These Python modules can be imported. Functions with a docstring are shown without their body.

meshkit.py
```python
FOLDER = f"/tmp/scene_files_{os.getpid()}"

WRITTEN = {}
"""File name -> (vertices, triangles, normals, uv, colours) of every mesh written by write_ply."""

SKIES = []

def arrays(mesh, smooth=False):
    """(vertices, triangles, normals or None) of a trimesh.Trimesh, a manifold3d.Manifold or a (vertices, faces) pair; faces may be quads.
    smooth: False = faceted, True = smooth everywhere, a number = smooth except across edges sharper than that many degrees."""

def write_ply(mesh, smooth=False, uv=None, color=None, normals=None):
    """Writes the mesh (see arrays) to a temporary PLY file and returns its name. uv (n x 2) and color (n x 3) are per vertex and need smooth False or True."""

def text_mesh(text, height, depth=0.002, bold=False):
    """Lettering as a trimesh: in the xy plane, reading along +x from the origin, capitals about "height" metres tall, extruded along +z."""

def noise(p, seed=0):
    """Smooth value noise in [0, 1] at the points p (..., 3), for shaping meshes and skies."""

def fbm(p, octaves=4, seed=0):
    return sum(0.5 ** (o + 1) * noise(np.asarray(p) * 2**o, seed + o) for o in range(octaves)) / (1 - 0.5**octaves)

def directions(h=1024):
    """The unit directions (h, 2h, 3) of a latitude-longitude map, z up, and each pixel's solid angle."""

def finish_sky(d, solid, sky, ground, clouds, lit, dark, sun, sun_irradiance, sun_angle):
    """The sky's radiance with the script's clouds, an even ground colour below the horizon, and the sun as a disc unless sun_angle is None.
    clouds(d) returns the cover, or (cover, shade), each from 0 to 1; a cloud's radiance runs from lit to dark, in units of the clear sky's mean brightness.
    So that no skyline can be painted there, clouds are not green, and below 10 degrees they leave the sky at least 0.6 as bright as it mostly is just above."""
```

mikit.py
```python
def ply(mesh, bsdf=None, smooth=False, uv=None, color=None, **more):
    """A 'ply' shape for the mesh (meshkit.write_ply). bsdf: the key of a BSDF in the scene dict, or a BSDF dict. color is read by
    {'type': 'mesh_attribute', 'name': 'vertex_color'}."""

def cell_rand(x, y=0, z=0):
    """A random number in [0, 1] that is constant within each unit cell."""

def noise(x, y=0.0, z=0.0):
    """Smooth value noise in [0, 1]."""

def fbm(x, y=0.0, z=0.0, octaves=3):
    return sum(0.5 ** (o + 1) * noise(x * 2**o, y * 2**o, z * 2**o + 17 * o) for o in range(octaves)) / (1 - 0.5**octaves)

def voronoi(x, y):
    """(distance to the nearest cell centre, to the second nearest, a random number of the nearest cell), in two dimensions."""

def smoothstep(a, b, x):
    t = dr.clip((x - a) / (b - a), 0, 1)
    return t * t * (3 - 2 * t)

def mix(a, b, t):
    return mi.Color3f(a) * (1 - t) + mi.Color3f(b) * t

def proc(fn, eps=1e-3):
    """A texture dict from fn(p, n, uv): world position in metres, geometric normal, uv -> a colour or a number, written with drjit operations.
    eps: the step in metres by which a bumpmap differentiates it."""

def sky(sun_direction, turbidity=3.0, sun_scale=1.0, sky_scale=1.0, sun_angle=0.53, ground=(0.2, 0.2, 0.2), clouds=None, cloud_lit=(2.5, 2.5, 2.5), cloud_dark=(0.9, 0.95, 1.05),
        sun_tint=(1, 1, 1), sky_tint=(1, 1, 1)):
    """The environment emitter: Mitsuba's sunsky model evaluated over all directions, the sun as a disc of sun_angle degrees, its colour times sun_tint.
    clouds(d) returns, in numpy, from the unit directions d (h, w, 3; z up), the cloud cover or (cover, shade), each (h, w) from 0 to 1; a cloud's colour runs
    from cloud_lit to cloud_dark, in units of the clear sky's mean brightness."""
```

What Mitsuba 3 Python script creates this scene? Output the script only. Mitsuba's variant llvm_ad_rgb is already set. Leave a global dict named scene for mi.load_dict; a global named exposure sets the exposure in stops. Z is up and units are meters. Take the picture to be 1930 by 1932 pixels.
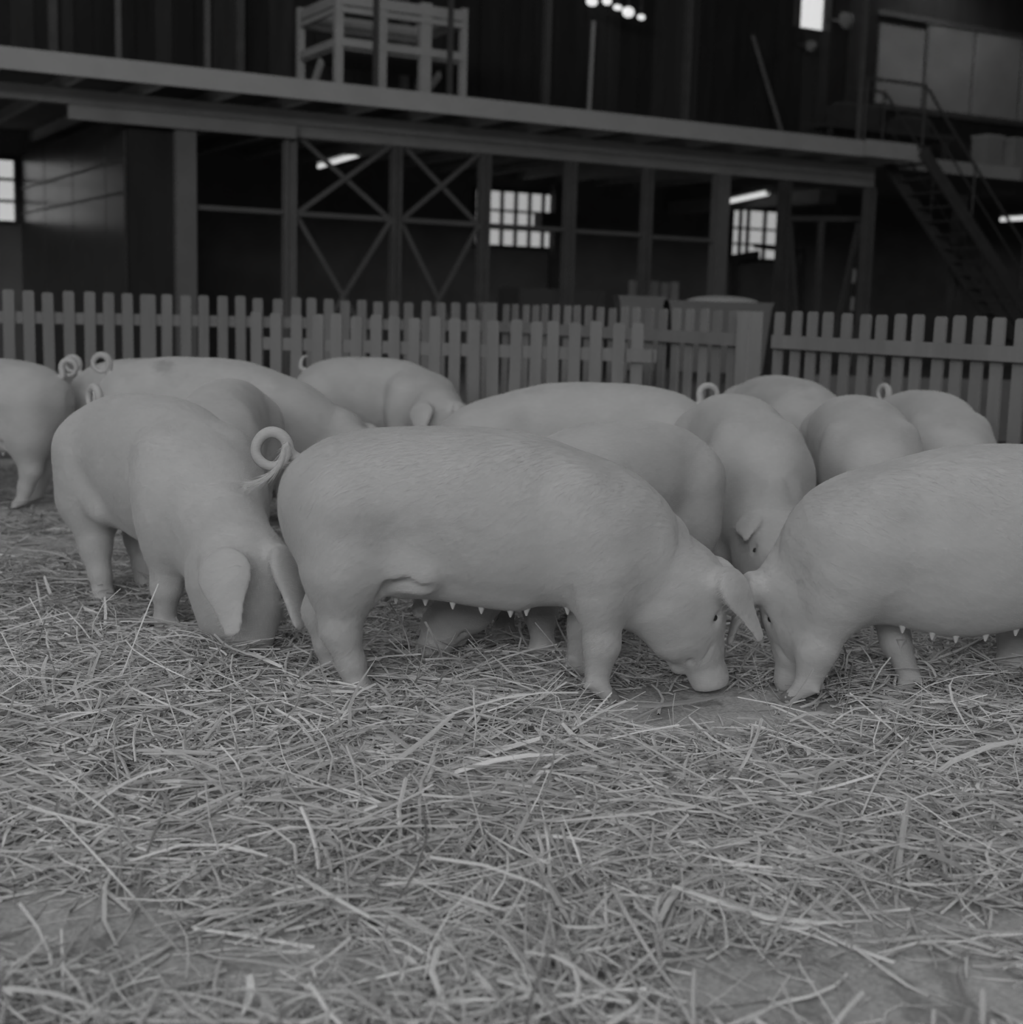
import math
import numpy as np
import trimesh
import mitsuba as mi
import mikit
import meshkit
from mitsuba import ScalarTransform4f as T
from shapely.geometry import Polygon

scene, labels = {}, {}
rng = np.random.default_rng(7)

# ------------------------------------------------------------------ camera
CAM = np.array([0.0, 0.0, 1.19])
PITCH, ROLL, FOCAL_PX = math.radians(8.4), math.radians(1.6), 2650.0
fwd = np.array([0, math.cos(PITCH), -math.sin(PITCH)])
right0 = np.array([1.0, 0, 0])
up0 = np.cross(right0, fwd)
up = up0 * math.cos(ROLL) - right0 * math.sin(ROLL)
scene['camera'] = {
    'type': 'thinlens', 'fov_axis': 'x', 'fov': math.degrees(2 * math.atan(965 / FOCAL_PX)),
    'aperture_radius': 0.0085, 'focus_distance': 4.05, 'near_clip': 0.05, 'far_clip': 200.0,
    'to_world': T().look_at(origin=CAM.tolist(), target=(CAM + fwd).tolist(), up=up.tolist()),
}
exposure = 0.0

# ------------------------------------------------------------------ light sources (daylight panes of the hall, tube lamps)
REAR_WINDOW = 5.5       # tall glazed band in the hall wall behind the camera
ROOF_LIGHT = 0.85       # frosted roof lights over the pen
VIEW_WINDOW = 0.40      # small dirty windows at the back of the building
LAMP = 0.64             # tube lamps


def grey(v):
    return {'type': 'rgb', 'value': [float(v)] * 3}


def glow(v, weight=1.0):
    return {'type': 'area', 'radiance': grey(v), 'sampling_weight': float(weight)}


# ------------------------------------------------------------------ materials
def mat(name, fn_or_val, rough=None, spec=0.5, two=True, bump=None, bump_scale=1.0, sheen=0.0):
    tex = grey(fn_or_val) if isinstance(fn_or_val, (int, float)) else mikit.proc(fn_or_val)
    if rough is None:
        b = {'type': 'diffuse', 'reflectance': tex}
    else:
        b = {'type': 'principled', 'base_color': tex, 'roughness': rough, 'specular': spec, 'sheen': sheen}
    if bump is not None:
        b = {'type': 'bumpmap', 'arbitrary': mikit.proc(bump), 'scale': bump_scale, 'bsdf': b}
    scene[name] = {'type': 'twosided', 'bsdf': b} if two else b
    return name


def tone(base, amp, freq, octaves=3):
    def f(p, n, uv):
        v = mikit.fbm(p.x * freq, p.y * freq, p.z * freq, octaves)
        return mi.Color3f(base * (1 + amp * (2 * v - 1)))
    return f


def wood(base, amp, stretch=(9.0, 9.0, 0.8), f2=60.0):
    def f(p, n, uv):
        g = mikit.fbm(p.x * stretch[0], p.y * stretch[1], p.z * stretch[2], 3)
        fine = mikit.noise(p.x * f2, p.y * f2, p.z * 3.0)
        return mi.Color3f(base * (1 + amp * (2 * g - 1) + 0.25 * amp * (2 * fine - 1)))
    return f


mat('mat_concrete', tone(0.30, 0.22, 5.0, 4))
mat('mat_dark_wall', tone(0.22, 0.25, 1.7, 3))
mat('mat_fascia', tone(0.50, 0.10, 3.0, 3))
mat('mat_beam', tone(0.33, 0.15, 3.0, 3))
mat('mat_main_beam', tone(0.55, 0.15, 3.0, 3))
mat('mat_column', tone(0.19, 0.15, 4.0, 3), rough=0.6, spec=0.3)
mat('mat_steel', tone(0.135, 0.18, 5.0, 3), rough=0.55, spec=0.3)
mat('mat_dark_steel', tone(0.09, 0.2, 5.0, 3), rough=0.5, spec=0.3)
mat('mat_picket', wood(0.27, 0.16))
mat('mat_picket_worn', wood(0.32, 0.24))
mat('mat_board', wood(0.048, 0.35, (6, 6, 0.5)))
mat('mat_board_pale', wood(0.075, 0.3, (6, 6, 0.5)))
mat('mat_glossy_sheet', tone(0.055, 0.2, 3.0), rough=0.27, spec=0.75)
mat('mat_white_paint', tone(0.55, 0.1, 4.0))
mat('mat_pale_panel', tone(0.42, 0.12, 2.0))
mat('mat_grey_plastic', tone(0.125, 0.08, 3.0), rough=0.5)
mat('mat_pale_plastic', tone(0.45, 0.05, 3.0), rough=0.45)
mat('mat_black', 0.02, rough=0.4)
mat('mat_lamp', 0.8)

# ------------------------------------------------------------------ mesh helpers
def box(cx, cy, cz, sx, sy, sz):
    m = trimesh.creation.box((sx, sy, sz))
    m.apply_translation((cx, cy, cz))
    return m


def span(x0, x1, y0, y1, z0, z1):
    return box((x0 + x1) / 2, (y0 + y1) / 2, (z0 + z1) / 2, x1 - x0, y1 - y0, z1 - z0)


def bar(a, b, w, h, upv=(0, 0, 1)):
    """a rectangular bar from a to b, w across, h along upv"""
    a, b = np.asarray(a, float), np.asarray(b, float)
    d = b - a
    L = np.linalg.norm(d)
    d /= L
    s = np.cross(d, upv)
    if np.linalg.norm(s) < 1e-6:
        s = np.cross(d, (0, 1, 0))
    s /= np.linalg.norm(s)
    k = np.cross(s, d)
    m = trimesh.creation.box((L, w, h))
    M = np.eye(4)
    M[:3, 0], M[:3, 1], M[:3, 2], M[:3, 3] = d, s, k, (a + b) / 2
    m.apply_transform(M)
    return m


def tube(points, radii, sides=10, cap=True):
    p = np.asarray(points, float)
    t = np.gradient(p, axis=0)
    t /= np.linalg.norm(t, axis=1, keepdims=True) + 1e-12
    a = np.cross(t[0], [0, 0, 1.0] if abs(t[0][2]) < 0.9 else [1.0, 0, 0])
    A = []
    for k in range(len(p)):
        a = a - t[k] * (a @ t[k])
        a /= np.linalg.norm(a)
        A.append(a)
    A = np.array(A)
    B = np.cross(t, A)
    ang = np.arange(sides) * 2 * np.pi / sides
    r = np.broadcast_to(radii, (len(p),))
    v = p[:, None] + r[:, None, None] * (np.cos(ang)[None, :, None] * A[:, None] + np.sin(ang)[None, :, None] * B[:, None])
    v = v.reshape(-1, 3)
    i, j = np.meshgrid(np.arange(len(p) - 1), np.arange(sides), indexing='ij')
    q = np.stack([i * sides + j, i * sides + (j + 1) % sides, (i + 1) * sides + (j + 1) % sides, (i + 1) * sides + j], -1).reshape(-1, 4)
    f = np.vstack([q[:, [0, 1, 2]], q[:, [0, 2, 3]]])
    if cap:
        n = len(v)
        v = np.vstack([v, p[0], p[-1]])
        j = np.arange(sides)
        e = (len(p) - 1) * sides
        f = np.vstack([f, np.stack([j * 0 + n, (j + 1) % sides, j], 1), np.stack([j * 0 + n + 1, e + j, e + (j + 1) % sides], 1)])
    return trimesh.Trimesh(v, f, process=False)


def cat(*ms):
    return trimesh.util.concatenate(list(ms))


used = {}


def key_for(name):
    if name not in used:
        used[name] = 0
        return name
    used[name] += 1
    return f'{name}_{used[name]:03d}'


def shape(key, mesh, m, smooth=False, **more):
    key = key_for(key)
    scene[key] = mikit.ply(mesh, m, smooth=smooth, **more)
    return key


def tag(key, label, category=None, group=None, kind=None):
    d = labels.setdefault(key, {})
    if label:
        d['label'] = label
    if category:
        d['category'] = category
    if group:
        d['group'] = group
    if kind:
        d['kind'] = kind
    return key


def thing(name, label, category, group=None):
    return tag(key_for(name), label, category, group)


def structure(key, mesh, m, label, category, **more):
    k = shape(key, mesh, m, **more)
    tag(k, label, category, kind='structure')
    return k


# the building stands at an angle: s along its front, t into it
B_ORG = np.array([-5.764, 16.0, 0.0])
B_ANG = math.radians(29.85)
BU = np.array([math.cos(B_ANG), math.sin(B_ANG), 0])
BN = np.array([-math.sin(B_ANG), math.cos(B_ANG), 0])
BMAT = np.eye(4)
BMAT[:3, 0], BMAT[:3, 1], BMAT[:3, 3] = BU, BN, B_ORG


def bld(mesh):
    m = mesh.copy()
    m.apply_transform(BMAT)
    return m


def bpt(s, t, z):
    return B_ORG + s * BU + t * BN + np.array([0, 0, z])


# ------------------------------------------------------------------ hall shell
def mound(x, y):
    """height of the straw bed above the floor"""
    p = np.stack([x, y, 0 * x], -1)
    h = 0.016 * meshkit.fbm(p * 1.3 + 3.1, 3, 5) + 0.030 * np.clip(meshkit.noise(p * 2.3 + 9.0, 3) - 0.45, 0, 1)
    for cx, cy, rx, ry, a in MOUNDS:
        h = h + a * np.exp(-(((x - cx) / rx) ** 2 + ((y - cy) / ry) ** 2))
    return h * np.clip(cover(x, y) * 1.3, 0.0, 1)


def cover(x, y):
    """how thickly the straw lies, 0 = bare floor"""
    p = np.stack([x, y, 0 * x], -1)
    c = np.ones_like(x)
    edge = 0.55 * (meshkit.fbm(p * 2.1 + 4.4, 4, 11) - 0.5)
    for cx, cy, rx, ry, k in BARE:
        d = np.sqrt(((x - cx) / rx) ** 2 + ((y - cy) / ry) ** 2) + 1.5 * edge
        c = np.minimum(c, 1 - k * np.clip((1.25 - d) / 0.5, 0, 1))
    c = np.minimum(c, np.clip(0.45 + 1.5 * meshkit.fbm(p * 0.9 + 1.7, 3, 21), 0.25, 1))
    c = c * np.clip((7.2 - y) / 2.0, 0.25, 1)
    return c


# (x, y, radius x, radius y, bareness or height)
BARE = [(-0.83, 2.50, 0.27, 0.17, 0.97), (-0.44, 2.36, 0.24, 0.15, 0.92), (0.62, 2.32, 0.46, 0.22, 0.97), (0.88, 2.62, 0.34, 0.13, 0.9),
        (0.60, 4.10, 0.38, 0.36, 0.98), (0.95, 4.05, 0.28, 0.17, 0.96), (-0.94, 3.27, 0.12, 0.14, 0.95), (-2.9, 8.0, 0.6, 1.0, 0.5), (-2.3, 6.5, .3, .25, .7), (0.15, 2.15, 0.14, 0.07, 0.7)]
MOUNDS = [(-0.15, 3.80, 0.40, 0.12, 0.040), (1.25, 3.86, 0.25, 0.20, 0.075), (1.40, 4.5, 0.40, 0.22, 0.06), (-0.92, 4.40, 0.20, 0.22, 0.075), (-0.2, 3.1, 0.7, 0.3, 0.03), (0.5, 3.3, .3, .15, .03)]


def floor_fn(p, n, uv):
    a = mikit.fbm(p.x * 4, p.y * 4, 0.0, 4)
    b = mikit.noise(p.x * 160, p.y * 160, 0.0)
    s = mikit.smoothstep(0.62, 0.74, mikit.fbm(p.x * 11 + 7, p.y * 11, 2.0, 3))
    return mi.Color3f(0.48 * (1 + 0.30 * (2 * a - 1) + 0.22 * (2 * b - 1)) * (1 - 0.3 * s))


scene['mat_floor'] = {'type': 'diffuse', 'reflectance': mikit.proc(floor_fn)}


def make_floor():
    xs = np.concatenate([[-22, -10, -7], np.linspace(-5, 5, 220), [7, 10, 14, 20, 30]])
    ys = np.concatenate([[-13, -6, 0], np.linspace(1.5, 11, 220), [13, 18, 26, 40]])
    X, Y = np.meshgrid(xs, ys, indexing='ij')
    Pn = np.stack([X, Y, 0 * X], -1)
    near = ((X >= -5) & (X <= 5) & (Y >= 1.5) & (Y <= 11))
    Z = np.where(near, 0.55 * mound(X, Y) + 0.010 * (meshkit.fbm(Pn * 5.0, 3, 2) - 0.5) + 0.006 * (meshkit.fbm(Pn * 22.0, 2, 4) - 0.5), 0)
    nx, ny = X.shape
    i, j = np.meshgrid(np.arange(nx - 1), np.arange(ny - 1), indexing='ij')
    q = np.stack([i * ny + j, (i + 1) * ny + j, (i + 1) * ny + j + 1, i * ny + j + 1], -1).reshape(-1, 4)
    return np.stack([X, Y, Z], -1).reshape(-1, 3), q


structure('floor', make_floor(), 'mat_floor', 'dusty worn concrete floor under the straw', 'floor', smooth=True)

HX0, HX1, HY0, HY1, HZ = -22.0, 30.0, -13.0, 40.0, 10.6
structure('wall_left', span(HX0 - .2, HX0, HY0, HY1, 0, HZ), 'mat_concrete', 'plain grey side wall of the hall', 'wall')
structure('wall_right', span(HX1, HX1 + .2, HY0, HY1, 0, HZ), 'mat_concrete', 'plain grey far side wall of the hall', 'wall')
structure('wall_front', span(HX0, HX1, HY1, HY1 + .2, 0, HZ), 'mat_dark_wall', 'dark end wall behind the building', 'wall')
WX0, WX1, WZ0, WZ1 = -16.0, 5.0, 5.2, 9.8
structure('wall_back', cat(span(HX0, WX0, HY0 - .2, HY0, 0, HZ), span(WX1, HX1, HY0 - .2, HY0, 0, HZ), span(WX0, WX1, HY0 - .2, HY0, 0, WZ0),
                           span(WX0, WX1, HY0 - .2, HY0, WZ1, HZ)), 'mat_concrete', 'grey hall wall with a tall band of windows', 'wall')


def pane(x0, x1, z0, z1, y):
    """one sheet whose normal looks along +y"""
    v = np.array([[x0, y, z0], [x0, y, z1], [x1, y, z1], [x1, y, z0]], float)
    return v, np.array([[0, 1, 2], [0, 2, 3]])


k = structure('window_4', cat(*[span(x - .06, x + .06, HY0 - .1, HY0 + .04, WZ0, WZ1) for x in np.linspace(WX0, WX1, 12)],
                              *[span(WX0, WX1, HY0 - .1, HY0 + .04, z - .05, z + .05) for z in np.linspace(WZ0, WZ1, 5)]), 'mat_steel',
              'tall band of frosted hall windows with steel bars', 'window')
scene[k + '__pane'] = mikit.ply(pane(WX0, WX1, WZ0, WZ1, HY0 - .08), 'mat_lamp', emitter=glow(REAR_WINDOW, 12))

# roof with strips of frosted roof lights over the pen
ROOF_STRIPS = [(-9.0, -6.6), (-4.2, -1.8), (0.6, 3.0), (5.4, 7.8)]
RY0, RY1 = -6.0, 9.0
edges = [HX0] + [e for ab in ROOF_STRIPS for e in ab] + [HX1]
parts = [span(HX0, HX1, HY0, RY0, HZ, HZ + .2), span(HX0, HX1, RY1, HY1, HZ, HZ + .2)]
parts += [span(edges[i], edges[i + 1], RY0, RY1, HZ, HZ + .2) for i in range(0, len(edges), 2)]
structure('ceiling', cat(*parts), 'mat_dark_wall', 'dark roof of the hall with strips of roof lights', 'roof')
k = structure('window_5', cat(*[span(a, b, y - .05, y + .05, HZ - .02, HZ + .1) for a, b in ROOF_STRIPS for y in np.linspace(RY0, RY1, 8)]), 'mat_steel',
              'strips of frosted roof lights with steel bars', 'roof light')
rv, rf = [], []
for a, b in ROOF_STRIPS:
    n0 = len(rv)
    rv += [[a, RY0, HZ + .08], [a, RY1, HZ + .08], [b, RY1, HZ + .08], [b, RY0, HZ + .08]]
    rf += [[n0, n0 + 1, n0 + 2], [n0, n0 + 2, n0 + 3]]
scene[k + '__pane'] = mikit.ply((np.array(rv, float), np.array(rf)), 'mat_lamp', emitter=glow(ROOF_LIGHT, 8))

# ------------------------------------------------------------------ the two-storey building behind the pen (coordinates s, t, z)
def bspan(*a):
    return bld(span(*a))


TB = 1.2        # line of columns behind the overhanging platform edge
DECK = 3.84
plat = thing('mezzanine_platform', 'long overhanging upper platform with a pale painted edge board and dark joists', 'platform')
shape(plat + '__deck', bspan(-7, 14.04, 0.05, 8.0, DECK - .06, DECK), 'mat_dark_wall')
tag(shape(plat + '__edge_board', bspan(-7, 12.75, 0, .05, 3.61, 3.85), 'mat_fascia'), 'pale painted edge board')
tag(shape(plat + '__edge_board', bspan(12.78, 13.86, -.015, .05, 3.62, 3.87), 'mat_fascia'), 'pale edge board of the stair landing')
joist = mikit.ply(box(0, 0, 0, .09, 8.0, .14), 'mat_main_beam', smooth=False)
for s in np.arange(-6.5, 14.0, 0.93):
    M = BMAT.copy()
    M[:3, 3] = bpt(s, 4.06, 3.705)
    k = key_for(plat + '__joist')
    scene[k] = {**joist, 'to_world': T(M)}
tag(shape(plat + '__beam', bspan(-7, 14.1, TB - .06, TB + .08, 3.45, 3.62), 'mat_main_beam'), 'dark main beam under the joists')
tag(shape(plat + '__lower_beam', bspan(0.95, 3.84, TB - .20, TB - .11, 3.25, 3.42), 'mat_beam'), 'short board fixed below the main beam')
shape(plat + '__lower_beam', bspan(3.84, 14.1, TB - .06, TB + .06, 3.29, 3.44), 'mat_beam')

COLS = [(2.41, .26, 'mat_column', 'broad pale post between the sheeted bay and the open bays'),
        (3.82, .15, 'mat_column', 'steel column on the left of the first cross-braced bay'),
        (5.36, .13, 'mat_steel', 'steel column between the two cross-braced bays'),
        (6.74, .14, 'mat_steel', 'steel column in front of the larger barred window'),
        (8.17, .15, 'mat_steel', 'steel column standing behind the pale block, right of the larger barred window'),
        (9.55, .13, 'mat_steel', 'steel column behind the left grey bin, second from the broad column by the small window'),
        (10.95, .22, 'mat_column', 'broad steel column just left of the small barred window and lamp'),
        (12.24, .16, 'mat_dark_steel', 'dark steel column just right of the small barred window'),
        (14.07, .16, 'mat_steel', 'steel column beside the striped post, under the stair landing'),
        (16.2, .20, 'mat_dark_steel', 'dark steel column behind the steel stairs')]
for s, w, m, lab in COLS:
    k = thing('steel_column', lab, 'column')
    if w > .2:
        shape(k + '__post', bspan(s - w / 2, s + w / 2, TB - .1, TB + .1, 0, 3.44 if s < 3 else 3.285), m)
    else:   # rolled section: web and two flanges
        shape(k + '__flange', bspan(s - w / 2, s - w / 2 + .03, TB - .08, TB + .08, 0, 3.285), m)
        shape(k + '__flange', bspan(s + w / 2 - .03, s + w / 2, TB - .08, TB + .08, 0, 3.285), m)
        shape(k + '__web', bspan(s - w / 2 + .02, s + w / 2 - .02, TB - .015, TB + .015, 0, 3.285), m)
    shape(k + '__base_plate', bspan(s - w / 2 - .07, s + w / 2 + .07, TB - .17, TB + .17, 0, .03), m)

for s0, s1, lab in [(3.91, 5.29, 'diagonal steel bracing in the first cross-braced bay'), (5.44, 6.66, 'diagonal steel bracing in the second cross-braced bay')]:
    k = thing('cross_brace', lab, 'bracing')
    for (za, zb) in [(3.33, 2.30), (2.30, 3.30), (2.30, .2), (.2, 2.30)]:
        shape(k + '__diagonal', bld(bar((s0, TB + (.02 if za > zb else -.02), za), (s1, TB + (.02 if za > zb else -.02), zb), .03, .062)), 'mat_steel')
    shape(k + '__rail', bspan(s0, s1, TB - .03, TB + .03, 2.27, 2.335), 'mat_steel')
    shape(k + '__top_rail', bspan(s0, s1, TB - .03, TB + .03, 3.27, 3.32), 'mat_steel')
for s0, s1, lab, z in [(2.54, 3.75, 'steel cross rail between the broad pale post and the first braced bay', 2.31), (6.81, 8.1, 'thin steel cross rail in front of the larger barred window', 2.30),
                       (8.25, 9.48, 'thin steel cross rail above the pale block', 2.29), (9.61, 10.84, 'thin steel cross rail left of the broad column', 2.27)]:
    k = shape('cross_rail', bspan(s0, s1, TB - .03, TB + .03, z - .03, z + .03), 'mat_steel')
    tag(k, lab, 'rail')

# back walls, partition, ceiling of the ground floor
BT = 8.0
WINS = [(0.3, 1.62, 2.30, 3.34), (10.2, 12.1, 2.32, 3.42), (16.55, 17.92, 2.32, 3.40)]


def wall_with_windows(s0, s1, z0, z1, t, wins, th=.15):
    ms, at = [], s0
    for a, b, c, d in wins:
        ms += [span(at, a, t, t + th, z0, z1), span(a, b, t, t + th, z0, c), span(a, b, t, t + th, d, z1)]
        at = b
    ms.append(span(at, s1, t, t + th, z0, z1))
    return bld(cat(*ms))


structure('wall_ground_back', wall_with_windows(-7, 28, 0, 3.78, BT, WINS), 'mat_dark_wall', 'dark rear wall of the ground floor with barred windows', 'wall')
structure('wall_ground_left', bspan(-7.15, -7, 0, 8.1, 0, 3.8), 'mat_dark_wall', 'dark left end of the ground floor', 'wall')
for wi, (a, b, c, d) in enumerate(WINS):
    k = structure(f'window_{wi + 1}', bld(cat(span(a - .04, a + .03, BT - .05, BT + .1, c, d), span(b - .03, b + .04, BT - .05, BT + .1, c, d),
                                              span(a, b, BT - .05, BT + .1, c - .04, c + .03), span(a, b, BT - .05, BT + .1, d - .03, d + .04))), 'mat_dark_steel',
                  ['bright barred window at the left edge beside the glossy sheeting', 'larger bright barred window with a dark fitting in front of its right side',
                   'smaller bright barred window under the long tube lamp'][wi], 'window')
    ns = [4, 7, 4][wi]
    for q in np.linspace(a, b, ns)[1:-1] if wi != 2 else [a + .26, a + .47, a + .94]:
        shape(k + '__bar', bspan(q - .022, q + .022, BT - .03, BT + .06, c, d), 'mat_dark_steel')
    for q in ([c + .35, c + .70] if wi != 2 else [c + .32, c + .66]):
        shape(k + '__bar', bspan(a, b, BT - .03, BT + .06, q - .022, q + .022), 'mat_dark_steel')
    shape(k + '__pane', bld((lambda v: trimesh.Trimesh(v[0], v[1][:, ::-1], process=False))(pane(a, b, c, d, BT + .07))), 'mat_lamp', emitter=glow(VIEW_WINDOW * [1.15, .9, .9][wi], .7))
# dark things that cut into the two windows
k = thing('wall_fitting', 'dark boxy fitting in front of the right side of the larger barred window', 'fitting')
shape(k + '__housing', bspan(11.42, 12.3, BT - .55, BT - .25, 2.68, 3.0), 'mat_dark_steel')
shape(k + '__stand', bspan(11.75, 11.98, BT - .5, BT - .3, 0, 2.68), 'mat_dark_steel')
shape(k + '__pipe', bspan(11.75, 11.98, BT - .5, BT - .3, 3.0, 3.6), 'mat_dark_steel')
k = thing('slanting_bar', 'dark slanting bars across the lower part of the smaller barred window', 'bar')
shape(k + '__bar', bld(bar((16.9, BT - .4, 2.60), (18.3, BT - .4, 2.52), .08, .10)), 'mat_dark_steel')
shape(k + '__bar', bld(bar((16.3, BT - .42, 2.30), (17.0, BT - .42, 2.42), .08, .16)), 'mat_dark_steel')
shape(k + '__upright', bspan(18.2, 18.3, BT - .45, BT - .35, 0, 2.6), 'mat_dark_steel')
shape(k + '__upright', bspan(16.3, 16.4, BT - .47, BT - .37, 0, 2.35), 'mat_dark_steel')
# glossy sheeting on the partition at the left
par = structure('wall_partition', bspan(1.70, 1.78, 1.3, BT, 0, 3.42), 'mat_dark_wall', 'dark partition running back from the broad pale post', 'partition')
for i in range(7):
    t0 = 1.32 + i * .95
    shape(par + '__sheet', bspan(1.68 - (.006 if i % 2 else .0), 1.70, t0 + .004, t0 + .946, .02, 3.40), 'mat_glossy_sheet')
for z in (2.45, 2.85):
    shape(par + '__rail', bspan(1.665, 1.70, 1.32, 7.95, z - .015, z + .015), 'mat_dark_steel')
structure('wall_side_bay', bspan(1.70, 2.28, TB + .02, TB + .1, 0, 3.42), 'mat_board', 'narrow dark boarding beside the broad pale post', 'wall')

# tube lamps under the platform and upstairs
def tube_lamp(label, a, b, r=.032, gap=None, power=LAMP):
    k = thing('tube_lamp', label, 'lamp', None)
    a, b = np.array(a, float), np.array(b, float)
    d = (b - a) / np.linalg.norm(b - a)
    shape(k + '__housing', bld(bar(a + [0, 0, .09], b + [0, 0, .09], .12, .07)), 'mat_white_paint')
    for e in (a, b):
        shape(k + '__holder', bld(bar(e - d * .015 + [0, 0, .055], e + d * .015 + [0, 0, .055], .05, .15)), 'mat_white_paint')
    spans = [(0, 1)] if gap is None else [(0, gap[0]), (gap[1], 1)]
    for p, q in spans:
        s = key_for(k + '__tube')
        scene[s] = mikit.ply(bld(tube([a + (b - a) * p, a + (b - a) * (p * .5 + q * .5), a + (b - a) * q], r, 8)), 'mat_lamp', smooth=40, emitter=glow(power, .5))
    return k


tube_lamp('tube lamp seen through the first cross-braced bay', (5.74, 4.95, 3.30), (5.48, 2.80, 3.30), .036)
tube_lamp('long tube lamp above the smaller barred window', (14.25, 5.2, 3.26), (13.47, 3.12, 3.26), .042)
tube_lamp('tube lamp far back at the right edge behind the stairs', (21.53, 5.0, 3.30), (21.40, 3.9, 3.30), .045)
tag(shape('ceiling_board', bspan(5.25, 5.62, 1.35, 2.9, 3.30, 3.36), 'mat_white_paint'), 'pale board under the ceiling beside the first tube lamp', 'board')
tag(shape('ceiling_duct', bspan(14.75, 15.15, 3.2, 7.9, 3.18, 3.42), 'mat_pale_panel'), 'long grey duct under the ceiling right of the smaller barred window', 'duct')

# portal frame, striped post, block, bins, kerb
k = thing('steel_portal', 'dark steel frame with slanting legs standing inside the right bay', 'frame')
for a, b in [((13.50, 2.5, 0), (13.46, 2.5, 2.80)), ((13.46, 2.5, 2.80), (15.14, 2.5, 2.88)), ((14.21, 2.5, 0), (14.21, 2.5, 2.80)), ((13.48, 2.5, 2.7), (13.85, 2.5, .4)), ((15.1, 2.5, 2.8), (14.62, 2.5, .5))]:
    shape(k + '__bar', bld(bar(a, b, .08, .09)), 'mat_steel')
k = thing('striped_post', 'post with dark and pale stripes leaning near the dark steel frame', 'post')
for i in range(9):
    shape(k + '__band', bld(tube([(14.86, 2.3, .02 + i * .245), (14.87, 2.3, .02 + i * .245 + .245)], .035, 10)), 'mat_white_paint' if i % 2 else 'mat_black', smooth=40)
k = thing('concrete_block', 'pale grey rectangular block inside the building behind the fence corner', 'block')
shape(k + '__body', bspan(8.06, 9.64, 2.4, 3.1, .3, 1.45), 'mat_grey_plastic')
shape(k + '__skid', bspan(8.2, 8.4, 2.4, 3.1, 0, .3), 'mat_dark_steel')
shape(k + '__skid', bspan(9.3, 9.5, 2.4, 3.1, 0, .3), 'mat_dark_steel')
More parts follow.
